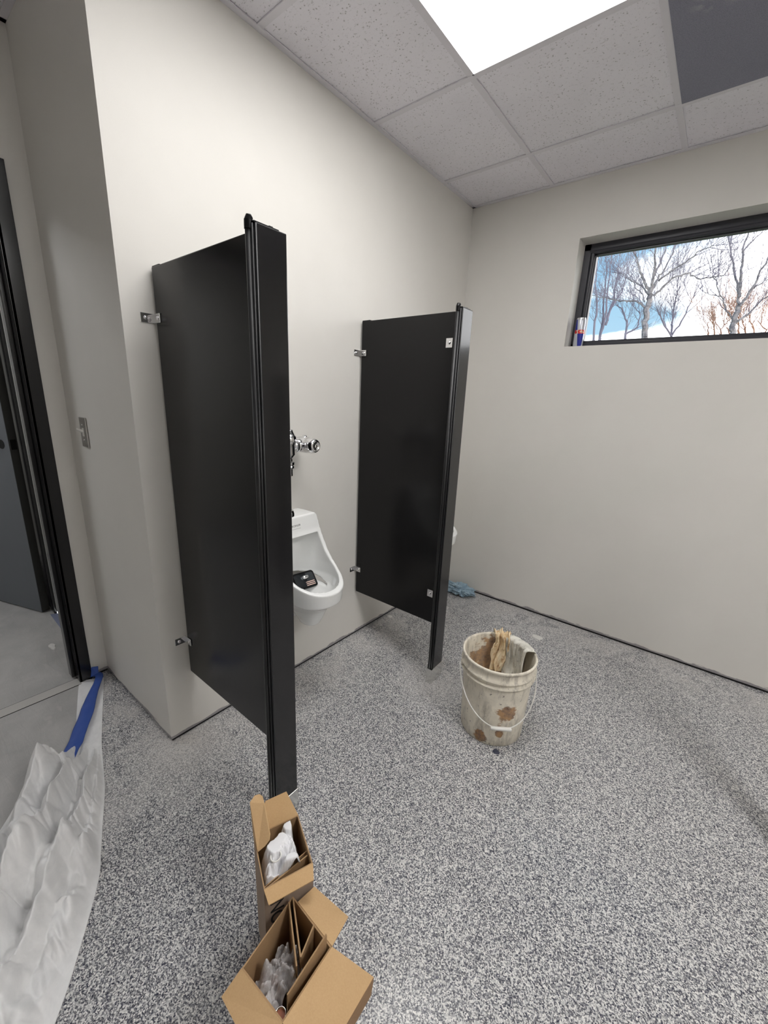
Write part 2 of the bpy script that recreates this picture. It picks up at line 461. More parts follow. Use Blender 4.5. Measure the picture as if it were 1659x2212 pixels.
# shadow line beside the strip (turned-down film edge)
# ------------------------------------------------------------------ ceiling
GX = [0, .495, 1.1046, 1.7142, 2.3238, 2.9334, XR]
GY = [0, -.375, -.985, -1.594, -2.204, -2.814, -3.424, -4.034, YE]
bm = bmesh.new(); box(bm, -2.82, XR+.12, YE-.12, .2, TOP, TOP+.06)
ceil = structure(obj('ceiling', bm, 'grid'))
bm = bmesh.new()
XA = XD
for x in GX[1:-1]: box(bm, x-.012, x+.012, YE, 0, CEIL, CEIL+.004)
for y in GY[1:-1]:
    for a_, b_ in (((0 if y > YL else XD, XR),) if abs(y+1.594) > .01 else ((0, GX[1]), (GX[2], XR))): box(bm, a_, b_, y-.012, y+.012, CEIL-.0004, CEIL+.004)
box(bm, -.012, .012, YE, YL, CEIL, CEIL+.004)
for a in ((0, .022, YL, 0), (0, XR, -.022, 0), (XR-.022, XR, YE, 0), (XD, 0, YL-.022, YL), (XD, XD+.022, YE, YL), (XD, XR, YE, YE+.022)):
    box(bm, *a, CEIL-.0008, CEIL+.003)
# hall side
box(bm, -2.7, XD-.12, YE, YL, CEIL+.002, CEIL+.006)
obj('ceiling_grid', bm, 'grid', ceil)
LIGHTS = {(1, 2): ('diffuser', 2), (4, 3): ('diffuser_2', 1)}
COVER = [(1, 3)]
PANEL = (2, 1)
for i in range(len(GX)-1):
    for j in range(len(GY)-1):
        if (i, j) in LIGHTS or (i, j) == PANEL or (i, j) in COVER: continue
        x0, x1, y1, y0 = GX[i]+.002, GX[i+1]-.002, GY[j]-.002, GY[j+1]+.002
        obj('ceiling_tile', B(x0, x1, y0, y1, CEIL+.005, CEIL+.02), 'tile', ceil)
for j in range(3, len(GY)-1):
    y1 = min(GY[j], YL)
    obj('ceiling_tile', B(XD, -.002, GY[j+1]+.002, y1-.002, CEIL+.005, CEIL+.02), 'tile', ceil)
for n_, ((i, j), (mm, ln)) in enumerate(LIGHTS.items()):
    x0, x1, y1, y0 = GX[i], GX[i+1], GY[j], GY[j+ln]
    lab = 'bright white flat-panel ceiling light near the left wall' if n_ == 0 else 'second flat-panel ceiling light above and behind the viewer'
    t = thing('ceiling_light', ((x0+x1)/2, (y0+y1)/2, CEIL), lab, 'ceiling light', 'flat-panel ceiling lights')
    obj('diffuser', B(x0+.013, x1-.013, y0+.013, y1-.013, CEIL+.001, CEIL+.010), mm, t)
    bm = bmesh.new(); e = .007
    for a in ((x0+.009, x0+.009+e, y0+.009, y1-.009), (x1-.009-e, x1-.009, y0+.009, y1-.009), (x0+.009, x1-.009, y0+.009, y0+.009+e), (x0+.009, x1-.009, y1-.009-e, y1-.009)):
        box(bm, *a, CEIL-.002, CEIL+.012)
    obj('light_frame', bm, 'grid', t)
i, j = PANEL
x0, x1, y1, y0 = GX[i]+.011, GX[i+1]-.004, GY[j]-.011, GY[j+1]+.004
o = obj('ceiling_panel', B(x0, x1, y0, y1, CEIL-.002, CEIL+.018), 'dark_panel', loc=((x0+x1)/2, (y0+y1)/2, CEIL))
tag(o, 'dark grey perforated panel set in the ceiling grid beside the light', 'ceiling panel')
t = thing('ceiling_light', (-1.7, -3.3, CEIL), 'flat ceiling light in the hallway past the black door frame', 'ceiling light')
obj('diffuser', B(-2.0, -1.4, -3.6, -3.0, CEIL-.006, CEIL+.0), 'hall_diffuser', t)

# ------------------------------------------------------------------ window
FY = .12
win = bpy.data.objects.new('window_1', None); COL.objects.link(win); win.location = (1.29, FY, WZ0); structure(win)
bm = bmesh.new(); d0, d1 = FY, FY+.05
box(bm, WX0, WX0+.036, d0, d1, WZ0, WZ1, bev=.002); box(bm, WX1-.036, WX1, d0, d1, WZ0, WZ1, bev=.002)
box(bm, WX0, WX1, d0, d1, WZ1-.034, WZ1, bev=.002); box(bm, WX0, WX1, d0, d1, WZ0, WZ0+.03, bev=.002)
# stepped inner bead with a rounded face
tube(bm, [(WX0+.03, d0+.012, WZ1-.040), (WX1-.03, d0+.012, WZ1-.040)], .013, 12)
tube(bm, [(WX0+.046, d0+.014, WZ0+.02), (WX0+.046, d0+.014, WZ1-.03)], .012, 12)
box(bm, WX0+.03, WX0+.066, d0+.02, d1, WZ0, WZ1); box(bm, WX1-.066, WX1-.03, d0+.02, d1, WZ0, WZ1)
box(bm, WX0, WX1, d0+.02, d1, WZ1-.058, WZ1-.03); box(bm, WX0, WX1, d0+.02, d1, WZ0+.02, WZ0+.045)
obj('window_frame', bm, 'alum', win)
obj('window_pane', B(WX0+.06, WX1-.06, FY+.033, FY+.037, WZ0+.04, WZ1-.05), 'glass', win)

# ------------------------------------------------------------------ door frame, hall
d1o = bpy.data.objects.new('door_1', None); COL.objects.link(d1o); d1o.location = (XD, -2.7, 0); structure(d1o)
def frame_y(bm, y0, y1, xf, xb, ztop, w=.052):
    """hollow-metal frame around an opening in a wall whose faces are xf (front) and xb (back)"""
    for s, y in ((1, y0), (-1, y1)):
        a, b_ = sorted((y, y+s*w)); box(bm, xf, xf+.012, a, b_, 0, ztop+w, bev=.002)
        box(bm, xb-.012, xb, a, b_, 0, ztop+w, bev=.002)
        a, b_ = sorted((y, y-s*.004)); box(bm, xb-.012, xf+.012, min(y, y+s*.01), max(y, y+s*.01), 0, ztop)
        st = sorted((y, y-s*.016)); box(bm, xb+.03, xf-.045, *st, .012, ztop, bev=.002)
    a, b_ = sorted((y0, y1))
    box(bm, xf, xf+.012, a, b_, ztop, ztop+w, bev=.002); box(bm, xb-.012, xb, a, b_, ztop, ztop+w, bev=.002)
    box(bm, xb-.012, xf+.012, a, b_, ztop-.004, ztop+.01); box(bm, xb+.03, xf-.045, a, b_, ztop-.016, ztop)
bm = bmesh.new(); frame_y(bm, -2.238, -3.147, XD, XD-.12, 2.096); obj('door_frame', bm, 'dframe', d1o)
bm = bmesh.new(); box(bm, XD-.085, XD-.05, -2.2415, -2.238, 1.0, 1.16); obj('strike_plate', bm, 'dframe', d1o)
# far frame on the hall's north wall
d2o = bpy.data.objects.new('door_2', None); COL.objects.link(d2o); d2o.location = (-1.9, YL, 0); structure(d2o)
bm = bmesh.new(); box(bm, -1.60, -1.535, YL-.014, YL, 0, 2.15, bev=.002); box(bm, -2.55, -1.535, YL-.014, YL, 2.10, 2.16)
box(bm, -2.5, -1.6, YL-.006, YL, 0, 2.1)
obj('door_frame', bm, 'dframe', d2o)
# open grey slab
d3o = bpy.data.objects.new('door_3', None); COL.objects.link(d3o)
lat = Vector((-1.60, -2.176, 0)); dr = Vector((-.937, -.348, 0)); nn_ = Vector((-.348, .937, 0))
d3o.location = lat; structure(d3o)
bm = bmesh.new(); z0, z1 = .008, 2.10
prism(bm, [lat+Vector((0, 0, z0)), lat+dr*.9+Vector((0, 0, z0)), lat+dr*.9+Vector((0, 0, z1)), lat+Vector((0, 0, z1))], .002)
obj('door_slab', bm, 'slab', d3o)
bm = bmesh.new()
q0 = lat+nn_*.0012; q1 = lat+nn_*.044
prism(bm, [q0+Vector((0, 0, z0)), q1+Vector((0, 0, z0)), q1+dr*.9+Vector((0, 0, z0)), q0+dr*.9+Vector((0, 0, z0))][::1], .002, Vector((0, 0, 1)))
vs = [(q0, z0), (q1, z0)]
a = [q0, q1, q1+dr*.9, q0+dr*.9]
lo = [bm.verts.new(p+Vector((0, 0, z0))) for p in a]; hi = [bm.verts.new(p+Vector((0, 0, z1))) for p in a]
for i in range(4): bm.faces.new((lo[i], lo[(i+1) % 4], hi[(i+1) % 4], hi[i]))
bm.faces.new(hi)
obj('door_edge', bm, 'slab_edge', d3o)
bm = bmesh.new(); c = lat+dr*.062+Vector((0, 0, 1.05))
prism(bm, [c+(dr*cos(t_)+Vector((0, 0, 1))*sin(t_))*.026 for t_ in [2*pi*i/24 for i in range(24)]], .006)
obj('lock_bore', bm, 'hole', d3o)
bm = bmesh.new(); c = lat+nn_*.022+Vector((0, 0, 1.05)); u_ = nn_
prism(bm, [c-u_*.014+Vector((0, 0, -.028)), c+u_*.014+Vector((0, 0, -.028)), c+u_*.014+Vector((0, 0, .028)), c-u_*.014+Vector((0, 0, .028))], .004)
obj('latch_cutout', bm, 'hole', d3o)

# ------------------------------------------------------------------ light switch
t = thing('light_switch', (-.495, YL, 1.205), 'stainless light switch plate with white toggle on the short left wall', 'light switch')
obj('switch_plate', B(-.532, -.460, YL-.006, YL, 1.146, 1.264, bev=.0025), 'brushed', t)
bm = bmesh.new(); tube(bm, [(-.496, YL-.004, 1.207), (-.496, YL-.016, 1.213), (-.496, YL-.028, 1.220)], [.006, .005, .0035], 10)
box(bm, -.503, -.489, YL-.008, YL-.005, 1.190, 1.222)
obj('toggle', bm, 'white', t)
for z in (1.175, 1.235):
    bm = bmesh.new(); lathe(bm, [(0, .009), (.003, .008), (.0035, .006)], (-.496, YL, z), '-y', 12); obj('screw', bm, 'chrome', t)

# ------------------------------------------------------------------ urinal screens
def bracket(root, name, x, y, z, kind):
    """chrome stirrup bracket; kind 'wall' wraps the corner, kind 'post' is the small plate"""
    bm = bmesh.new()
    if kind == 'wall':
        box(bm, x, x+.003, y-.043, y-.002, z-.014, z+.014, bev=.0008)          # plate on the wall
        box(bm, x, x+.046, y-.004, y-.001, z-.014, z+.014, bev=.0008)          # plate on the panel
    else:
        box(bm, x-.032, x+.0, y-.004, y-.001, z-.019, z+.019, bev=.0008)
    b_ = obj(name, bm, 'chrome', root)
    sc = [(x+.003, y-.028, 'x'), (x+.033, y-.004, '-y')] if kind == 'wall' else [(x-.016, y-.004, '-y')]
    for sx, sy, ax in sc:
        bm = bmesh.new(); lathe(bm, [(0, .005), (.0045, .004), (.0065, .001), (.0065, 0)], (sx, sy, z), ax, 14)
        obj('screw', bm, 'chrome', b_, smooth=True)
def screen(yp, yf, yb, lab):
    root = thing('urinal_screen', (.586, (yf+yb)/2, 0), lab, 'partition', 'black urinal screens')
    bm = bmesh.new(); box(bm, .012, .574, yp, yp+.025, .292, 1.748, bev=.003)
    obj('panel', bm, 'black', root)
    bm = bmesh.new()
    box(bm, .012, .06, yp+.002, yp+.023, 1.748, 1.7515, bev=.001); obj('edge_clip', bm, 'black', root)
    bm = bmesh.new(); box(bm, .545, .573, yp+.002, yp+.023, 1.748, 1.753, bev=.001); obj('edge_clip', bm, 'black', root)
    bm = bmesh.new()
    box(bm, .572, .600, yf+.012, yb, .08, 1.748, bev=.0025)
    obj('pilaster', bm, 'gloss', root)
    # rounded edge moulding running down the front edge of the post, with a groove behind it
    bm = bmesh.new()
    tube(bm, [(.5800, yf+.008, .08), (.5800, yf+.008, 1.735)], .0082, 20)
    tube(bm, [(.5915, yf+.010, .08), (.5915, yf+.010, 1.745)], .0035, 10)
    tube(bm, [(.5985, yf+.014, .08), (.5985, yf+.014, 1.745)], .0022, 8)
    obj('edge_moulding', bm, 'satin', root, smooth=True)
    bm = bmesh.new()
    tube(bm, [(.5800, yf+.008, 1.735), (.5800, yf+.008, 1.752), (.5805, yf+.011, 1.760), (.581, yf+.014, 1.764)], [.0096, .0096, .0085, .003], 20)
    box(bm, .573, .598, yf+.010, yf+.078, 1.747, 1.7505, bev=.001); box(bm, .578, .592, yf+.055, yf+.066, 1.750, 1.7545, bev=.001)
    obj('top_cap', bm, 'black', root, smooth=False)
    bm = bmesh.new(); box(bm, .570, .602, yf-.004, yb+.004, 0, .082, bev=.002)
    obj('shoe', bm, 'steel', root)
    bracket(root, 'wall_bracket', 0, yp, 1.60, 'wall'); bracket(root, 'wall_bracket', 0, yp, .435, 'wall')
    return root
s1 = screen(-2.02, -2.060, -1.962, 'nearer black urinal screen, its post standing behind the open cartons')
s2 = screen(-1.035, -1.104, -1.008, 'farther black urinal screen beside the bucket, nearest the window wall')
bracket(s2, 'post_bracket', .533, -1.035, 1.625, 'post'); bracket(s2, 'post_bracket', .533, -1.035, .452, 'post')
# the end of a stall post that just enters at the right
t = thing('stall_post', (1.95, -.93, 0), 'edge of a black post with stainless shoe at the far right of the photo', 'partition')
obj('pilaster', B(1.897, 1.925, -1.03, -.93, .10, 1.5, bev=.003), 'black', t)
obj('shoe', B(1.892, 1.930, -1.035, -.925, 0, .10, bev=.002), 'steel', t)

# ------------------------------------------------------------------ urinals
def sup(t_, a, b_, n):  # superellipse
    c_, s_ = cos(t_), sin(t_)
    return a*math.copysign(abs(c_)**(2/n), c_), b_*math.copysign(abs(s_)**(2/n), s_)
def loft(bm, secs, n=64):
    rings = []
    for (z, x0, x1, w, e) in secs:
        ring = []
        for j in range(n):
            px, py = sup(2*pi*j/n, (x1-x0)/2, w, e)
            ring.append(bm.verts.new(((x0+x1)/2+px, py, z)))
        rings.append(ring)
    for a_, b_ in zip(rings, rings[1:]):
        for j in range(n): bm.faces.new((a_[j], a_[(j+1) % n], b_[(j+1) % n], b_[j]))
    bm.faces.new(rings[0][::-1]); bm.faces.new(rings[-1])
def shear_loft(bm, rows, n=56):
    """rows: (centre x, centre z, half-depth, half-width, exponent, tilt) rings facing up a slanted path"""
    rings = []
    for (cx, cz, a_, w, e, tilt) in rows:
        ring = []
        for j in range(n):
            px, py = sup(2*pi*j/n, a_, w, e)
            ring.append(bm.verts.new((cx+px*cos(tilt), py, cz+px*sin(tilt))))
        rings.append(ring)
    for p_, q_ in zip(rings, rings[1:]):
        for j in range(n): bm.faces.new((p_[j], p_[(j+1) % n], q_[(j+1) % n], q_[j]))
    bm.faces.new(rings[0][::-1]); bm.faces.new(rings[-1])
def side_outline_cut(bm, prof, w):
    """extruded polygon in the x-z plane across +-w in y"""
    a_ = [bm.verts.new((x, -w, z)) for x, z in prof]; b_ = [bm.verts.new((x, w, z)) for x, z in prof]
    bm.faces.new(a_[::-1]); bm.faces.new(b_)
    for i in range(len(prof)):
        j = (i+1) % len(prof); bm.faces.new((a_[i], a_[j], b_[j], b_[i]))
def hidden_mesh(bm):
    bmesh.ops.recalc_face_normals(bm, faces=bm.faces)
    me = bpy.data.meshes.new('cutter'); bm.to_mesh(me); bm.free()
    o = bpy.data.objects.new('cutter', me); COL.objects.link(o); return o
def make_urinal_mesh():
    bm = bmesh.new()
    loft(bm, [(.503, .02, .300, .105, 2.2), (.510, -.02, .335, .128, 2.2), (.522, -.05, .352, .138, 2.2), (.58, -.05, .360, .142, 2.2),
              (.66, -.05, .36, .141, 2.3), (.74, -.05, .35, .136, 2.6), (.80, -.05, .34, .129, 3.2), (.845, -.05, .32, .120, 4), (.862, -.05, .31, .114, 4.5), (.87, -.05, .30, .106, 4.5)])
    body = hidden_mesh(bm)
    # trim the front to the leaning rim line
    bm = bmesh.new()
    side_outline_cut(bm, [(.112, .95), (.119, .862), (.127, .80), (.142, .755), (.168, .70), (.205, .655), (.255, .622), (.31, .598), (.355, .584), (.42, .578), (.6, .578), (.6, .95)], .4)
    c1 = hidden_mesh(bm)
    bm = bmesh.new(); side_outline_cut(bm, [(-.3, .62), (0, .585), (.15, .557), (.26, .527), (.33, .508), (.5, .500), (.5, .3), (-.3, .3)], .4)
    under = hidden_mesh(bm)
    # bowl cavity
    bm = bmesh.new()
    shear_loft(bm, [(.40, .98, .34, .13, 3.0, 0), (.33, .82, .27, .118, 3.0, 0), (.225, .79, .175, .115, 3.2, 0), (.20, .72, .16, .118, 2.7, 0), (.19, .64, .148, .122, 2.3, 0),
                    (.185, .585, .148, .118, 2.2, 0), (.183, .55, .135, .104, 2.2, 0), (.178, .522, .105, .080, 2.1, 0), (.17, .498, .065, .05, 2, 0), (.165, .485, .03, .03, 2, 0)])
    cav = hidden_mesh(bm)
    # keep the solid tank above the shelf, and cut flush at the wall
    bm = bmesh.new(); box(bm, -.1, .7, -.4, .4, .778, 1.2)
    keep = hidden_mesh(bm)
    m_ = cav.modifiers.new('b', 'BOOLEAN'); m_.operation = 'DIFFERENCE'; m_.object = keep; m_.solver = 'EXACT'
    bm = bmesh.new(); box(bm, -.3, .001, -.4, .4, 0, 1.2); wallcut = hidden_mesh(bm)
    # trap underneath
    bm = bmesh.new()
    loft(bm, [(.385, .175, .225, .022, 2.1), (.392, .15, .248, .040, 2.2), (.42, .13, .262, .052, 2.3), (.47, .09, .285, .078, 2.2), (.50, .05, .305, .100, 2.2), (.535, .0, .33, .118, 2.2)])
    trap = hidden_mesh(bm)
    bm = bmesh.new()
    loft(bm, [(.40, .0, .14, .050, 2.5), (.41, .0, .15, .058, 2.5), (.53, .0, .17, .075, 2.5)])
    trap2 = hidden_mesh(bm)
    for c_, op in ((c1, 'DIFFERENCE'), (under, 'DIFFERENCE'), (trap, 'UNION'), (trap2, 'UNION'), (cav, 'DIFFERENCE'), (wallcut, 'DIFFERENCE')):
        m_ = body.modifiers.new('b', 'BOOLEAN'); m_.operation = op; m_.object = c_; m_.solver = 'EXACT'
    r_ = body.modifiers.new('r', 'REMESH'); r_.mode = 'VOXEL'; r_.voxel_size = .0035; r_.use_smooth_shade = True
    s_ = body.modifiers.new('s', 'SMOOTH'); s_.factor = .5; s_.iterations = 7
    bpy.context.view_layer.update()
    me = bpy.data.meshes.new_from_object(body.evaluated_get(bpy.context.evaluated_depsgraph_get()))
    for o_ in (body, c1, cav, keep, trap, trap2, wallcut, under): bpy.data.objects.remove(o_)
    for f in me.polygons: f.use_smooth = True
    me.materials.clear(); me.materials.append(M['porcelain'])
    return me
UM = make_urinal_mesh()
def urinal(y, dz, lab, valve):
    t = thing('urinal', (0, y, dz), lab, 'urinal', 'white wall-hung urinals')
    o = bpy.data.objects.new('basin', UM); COL.objects.link(o); o.parent = t
    return t
YU = -1.550
u1 = urinal(YU, 0, 'white wall-hung urinal between the two black screens', True)
u2 = urinal(-.535, .015, 'white urinal tip showing behind the farther black screen', False)
text_mesh('maker_mark', 'KOHLER', .0125, Matrix.Translation((.1232, YU-.008, .830)) @ Matrix(((0, 0, 1), (1, 0, 0), (0, 1, 0))).to_4x4(), 'ink', u1)
bm = bmesh.new(); box(bm, .1240, .1250, YU-.032, YU+.016, .816, .8168); obj('maker_mark', bm, 'ink', u1)

# flush valve
fv = thing('flush_valve', (0, YU+.005, .87), 'chrome flush valve and pipe above the urinal', 'flush valve')
XV, YV = .10, -1.573
bm = bmesh.new()
lathe(bm, [(0, .0), (.018, 0), (.022, .01), (.028, .018), (.028, .06), (.033, .064), (.033, .092), (.029, .096), (.020, .112), (.019, .120), (0, .122)], (XV, YV, 1.125), 'z', 32)
obj('valve_body', bm, 'chrome', fv, smooth=True)
bm = bmesh.new(); tube(bm, [(XV, YV+.012, 1.178), (XV, YV+.085, 1.178)], .017, 24)
lathe(bm, [(.017, 0), (.030, .002), (.031, .012), (.029, .022), (.017, .024)], (XV, YV+.034, 1.178), 'y', 28)
obj('tailpiece', bm, 'chrome', fv, smooth=True)
bm = bmesh.new()
lathe(bm, [(.022, 0), (.022, .050), (.031, .058), (.034, .070), (.034, .115), (.030, .120), (.033, .125), (.033, .148), (.028, .166), (.016, .175), (.015, .170), (.005, .170), (0, .172)], (0, YV+.090, 1.178), 'x', 32)
lathe(bm, [(.030, 0), (.030, .012), (.022, .02), (.019, .022)], (0, YV+.090, 1.178), 'x', 28)
tube(bm, [(.095, YV+.090, 1.18), (.095, YV+.090, 1.205), (.098, YV+.090, 1.218)], [.018, .017, .008], 16)
obj('control_stop', bm, 'chrome', fv, smooth=True)
bm = bmesh.new(); tube(bm, [(XV, YV, 1.13), (XV, YV, 1.055)], .0155, 20)
lathe(bm, [(.0155, 0), (.021, .002), (.022, .010), (.019, .013), (.022, .016), (.023, .028), (.0155, .032)], (XV, YV, 1.082), 'z', 8)
lathe(bm, [(.0155, 0), (.0162, .003), (.0155, .006)], (XV, YV, 1.052), 'z', 20)
obj('vacuum_breaker', bm, 'chrome', fv)
bm = bmesh.new(); tube(bm, [(XV-.01, YV, 1.056), (XV-.01, YV, .885)], .0095, 20)
obj('flush_pipe', bm, 'chrome', fv, smooth=True)
bm = bmesh.new(); lathe(bm, [(.0, .04), (.011, .04), (.013, .033), (.022, .030), (.026, .018), (.026, .004), (.022, 0), (0, 0)], (XV-.01, YV, .867), 'z', 10)
obj('spud_nut', bm, 'chrome', fv)

# glossy cover with black rim lying in the bowl
ct = thing('sensor_cover', (.20, YU+.035, .50), 'glossy chrome cover with black rim lying in the urinal bowl', 'plumbing cover')
def plate_pts(hw, hh, r, n=6):
    P = []
    for cx, cy, a0 in ((hw-r, hh-r, 0), (-hw+r, hh-r, 90), (-hw+r, -hh+r, 180), (hw-r, -hh+r, 270)):
        for i in range(n+1):
            a_ = radians(a0+90*i/n); P.append((cx+r*cos(a_), cy+r*sin(a_)))
    return P
U_ = Vector((.05, 1, -.05)).normalized(); V_ = Vector((-.62, .05, .78)).normalized(); W_ = U_.cross(V_).normalized()
if W_.x < 0: W_ = -W_
CC = Vector((.128, -1.521, .558))
bm = bmesh.new(); prism(bm, [CC+U_*p[0]+V_*p[1] for p in plate_pts(.062, .040, .014)], .012, W_); obj('rim', bm, 'black', ct)
bm = bmesh.new(); prism(bm, [CC+W_*.0065+U_*p[0]+V_*p[1] for p in plate_pts(.053, .031, .009)], .003, W_); obj('face', bm, 'dark_gloss', ct)
bm = bmesh.new(); c_ = CC+W_*.012+U_*.004+V_*.012; tube(bm, [c_-U_*.016, c_-U_*.01, c_+U_*.012, c_+U_*.016], [.004, .009, .009, .005], 14); obj('fitting', bm, 'chrome', ct, smooth=True)
for i in range(3):
    bm = bmesh.new(); c_ = CC+W_*.0085+V_*(-.012-.008*i)
    prism(bm, [c_+U_*(-.0)+V_*-.0018, c_+U_*.048+V_*-.0018, c_+U_*.048+V_*.0018, c_+U_*(-.0)+V_*.0018], .0012, W_)
    obj('stripe', bm, 'salmon', ct)

# ------------------------------------------------------------------ bucket
BC = Vector((.945, -1.148, 0)); R0, R1, BH = .131, .148, .368
FR_ = Vector((.336, -.942, 0)); SD = Vector((.942, .336, 0))
bk = thing('bucket', BC, 'dirty white five-gallon bucket with rust stains on the speckled floor', 'bucket')
def rz(z): return R0+(R1-R0)*z/BH
bm = bmesh.new()
prof = [(0, .004), (R0-.012, .004), (R0-.004, 0), (R0, .004)]
for z in (.05, .10, .15, .20, .25, .283): prof.append((rz(z), z))
prof += [(rz(.284), .284), (rz(.288)+.0095, .288), (rz(.29)+.011, .294), (rz(.3)+.001, .297), (rz(.312), .312), (rz(.315)+.0085, .314), (rz(.32)+.010, .321), (rz(.32)+.001, .324),
         (rz(.345), .345), (R1+.001, .356), (R1+.0055, .358), (R1+.0065, .366), (R1+.002, .370), (R1-.002, .368), (R1-.004, .36)]
for z in (.30, .25, .20, .15, .10, .05): prof.append((rz(z)-.004, z))
prof += [(R0-.006, .012), (0, .010)]
lathe(bm, prof, BC, 'z', 96)
body = obj('body', bm, 'bucket', bk, smooth=True)
SDB = Vector((.82, .572, 0)); FRB = Vector((.572, -.82, 0))
for s_ in (1, -1):
    bm = bmesh.new(); c_ = BC+SDB*s_*(rz(.305)-.002)+Vector((0, 0, .305))
    tube(bm, [c_, c_+SDB*s_*.012, c_+SDB*s_*.014], [.016, .014, .008], 18)
    obj('handle_ear', bm, 'bucket', bk, smooth=True)
bm = bmesh.new(); pts = []
for i in range(41):
    a_ = pi*i/40; pts.append(BC+SDB*cos(a_)*-.162+FRB*sin(a_)*.162+Vector((0, 0, .305-.185*sin(a_)**.9)))
tube(bm, pts, .0024, 8)
bail = obj('handle', bm, 'white', bk, smooth=True)
bm = bmesh.new(); m_ = pts[20]
tube(bm, [m_+SDB*t_*.001 for t_ in (-42, -40, -20, 0, 20, 40, 42)], [.004, .0075, .0082, .0084, .0082, .0075, .004], 14)
obj('grip', bm, 'white', bail, smooth=True)

# grey towel hung over the far right of the rim
def over_rim(a0, a1, z_out, z_in, amp, seed, nseg=70, mseg=90, sink=0, ruff=0):
    bm = bmesh.new(); L_out = (BH+.006)-z_out; L_in = BH-z_in; tot = L_out+.02+L_in
    def f(u, v):
        an = a0+(a1-a0)*u; s_ = v*tot
        if s_ < L_out: r_, z = rz(z_out+s_)+.009, z_out+s_
        elif s_ < L_out+.02:
            q = (s_-L_out)/.02; r_ = R1+.008-.020*q; z = BH+.007+.004*sin(pi*q)
        else:
            z = BH+.004-(s_-L_out-.02); r_ = rz(z)-.014
        d_ = (-FR_*cos(an)+SD*sin(an))
        fold = noise.noise(Vector((u*6+seed, v*1.2, seed)))*.7+noise.noise(Vector((u*15+seed, v*4, seed*2)))*.3
        inside = 1 if s_ > L_out+.01 else .3
        rr = r_-max(0, fold+.45)*amp*inside-(.012+sink*max(0, v-.5))*inside
        if ruff and .1 < v < .55: z += abs(noise.noise(Vector((u*13, v*9, seed))))*ruff
        wob = noise.noise(Vector((v*3, u*2, seed+4)))*.02
        tng = (FR_*sin(an)+SD*cos(an))
        return BC+d_*rr+tng*wob+Vector((0, 0, z))
    sgrid(bm, nseg, mseg, f); return bm
def cloth(name, bm, m, loc, lab, cat, th=.003):
    o = obj(name, bm, m, smooth=True, loc=loc); tag(o, lab, cat)
    s_ = o.modifiers.new('s', 'SOLIDIFY'); s_.thickness = th; s_.offset = 0
    return o
cloth('towel', over_rim(radians(12), radians(76), .364, .10, .030, 3.1, sink=.05), 'rag', BC+Vector((0, 0, .25)), 'dirty grey-white towel hanging inside the bucket at right', 'rag')
cloth('rag', over_rim(radians(-17), radians(17), .352, .20, .027, 8.4, ruff=.030), 'rust_rag', BC+Vector((0, 0, .3)), 'rust-stained cream rag bunched over the far bucket rim', 'rag')

# ------------------------------------------------------------------ cartons
def board(root, name, pts, m, t_=.003):
    bm = bmesh.new(); prism(bm, pts, t_); return obj(name, bm, m, root)
def V3(p, z): return Vector((p[0], p[1], z))
def carton_walls(root, Q, h, m_in, m_out, t_=.003):
    """Q four plan corners; hollow open-topped box, outside and inside boards"""
    bm = bmesh.new(); c_ = sum((Vector(q) for q in Q), Vector((0, 0)))/4
    n_ = len(Q)
    ins = []
    for q in Q:
        d_ = (c_-Vector(q)); ins.append(Vector(q)+d_.normalized()*t_*1.4)
    def quad(a_, b_, z0, z1, mi):
        f = bm.faces.new([bm.verts.new(V3(a_, z0)), bm.verts.new(V3(b_, z0)), bm.verts.new(V3(b_, z1)), bm.verts.new(V3(a_, z1))]); f.material_index = mi
    for i in range(n_):
        a_, b_ = Q[i], Q[(i+1) % n_]; ia, ib = ins[i], ins[(i+1) % n_]
        quad(a_, b_, 0, h, 1); quad(ia, ib, t_, h, 0)
        f = bm.faces.new([bm.verts.new(V3(a_, h)), bm.verts.new(V3(b_, h)), bm.verts.new(V3(ib, h)), bm.verts.new(V3(ia, h))]); f.material_index = 0
    f = bm.faces.new([bm.verts.new(V3(q, 0.0)) for q in Q]); f.material_index = 1
    f = bm.faces.new([bm.verts.new(V3(q, t_)) for q in ins]); f.material_index = 0
    bmesh.ops.remove_doubles(bm, verts=bm.verts, dist=1e-6)
    return obj('carton_body', bm, [m_in, m_out], root)
A_, B_, C_, D_ = (.905, -2.304), (.946, -2.198), (.829, -2.145), (.788, -2.251); H1 = .33
c1 = thing('cardboard_box', (.867, -2.225, 0), 'tall open cardboard box directly behind the front carton, holding a white bag', 'box', 'open cardboard boxes')
carton_walls(c1, [A_, B_, C_, D_], H1, 'card_shaded', 'card_out')
# front flap folded out, back flap laid back, left flap half raised
board(c1, 'flap', [V3(A_, H1), V3(B_, H1), (.972, -2.219, .327), (.935, -2.313, .327)], 'card_flute')
board(c1, 'flap', [V3(D_, H1), V3(C_, H1), (.788, -2.149, .379), (.769, -2.200, .379)], 'card_flute')
board(c1, 'flap', [(.829, -2.266, H1+.001), (.792, -2.253, H1+.006), (.757, -2.236, .398), (.753, -2.219, .402), (.758, -2.210, .402), (.768, -2.208, .401), (.784, -2.214, .397), (.836, -2.236, .362), (.841, -2.242, .355), (.839, -2.253, .345)], 'card_in', .003)
fn = Vector((.933, -.36, 0))
fm = Matrix(((-.36*-1, 0, .933), (-.933*-1, 0, -.36), (0, 1, 0))).to_4x4()
# lettering reads on the side facing the front carton
mt = Matrix.Translation(Vector((.9065, -2.2995, .245))+fn*.0016+Vector((.36, .933, 0))*.021) @ fm
text_mesh('printed_letters', 'NO', .045, mt @ Matrix.Rotation(radians(-90), 4, 'Z'), 'blackink', c1)
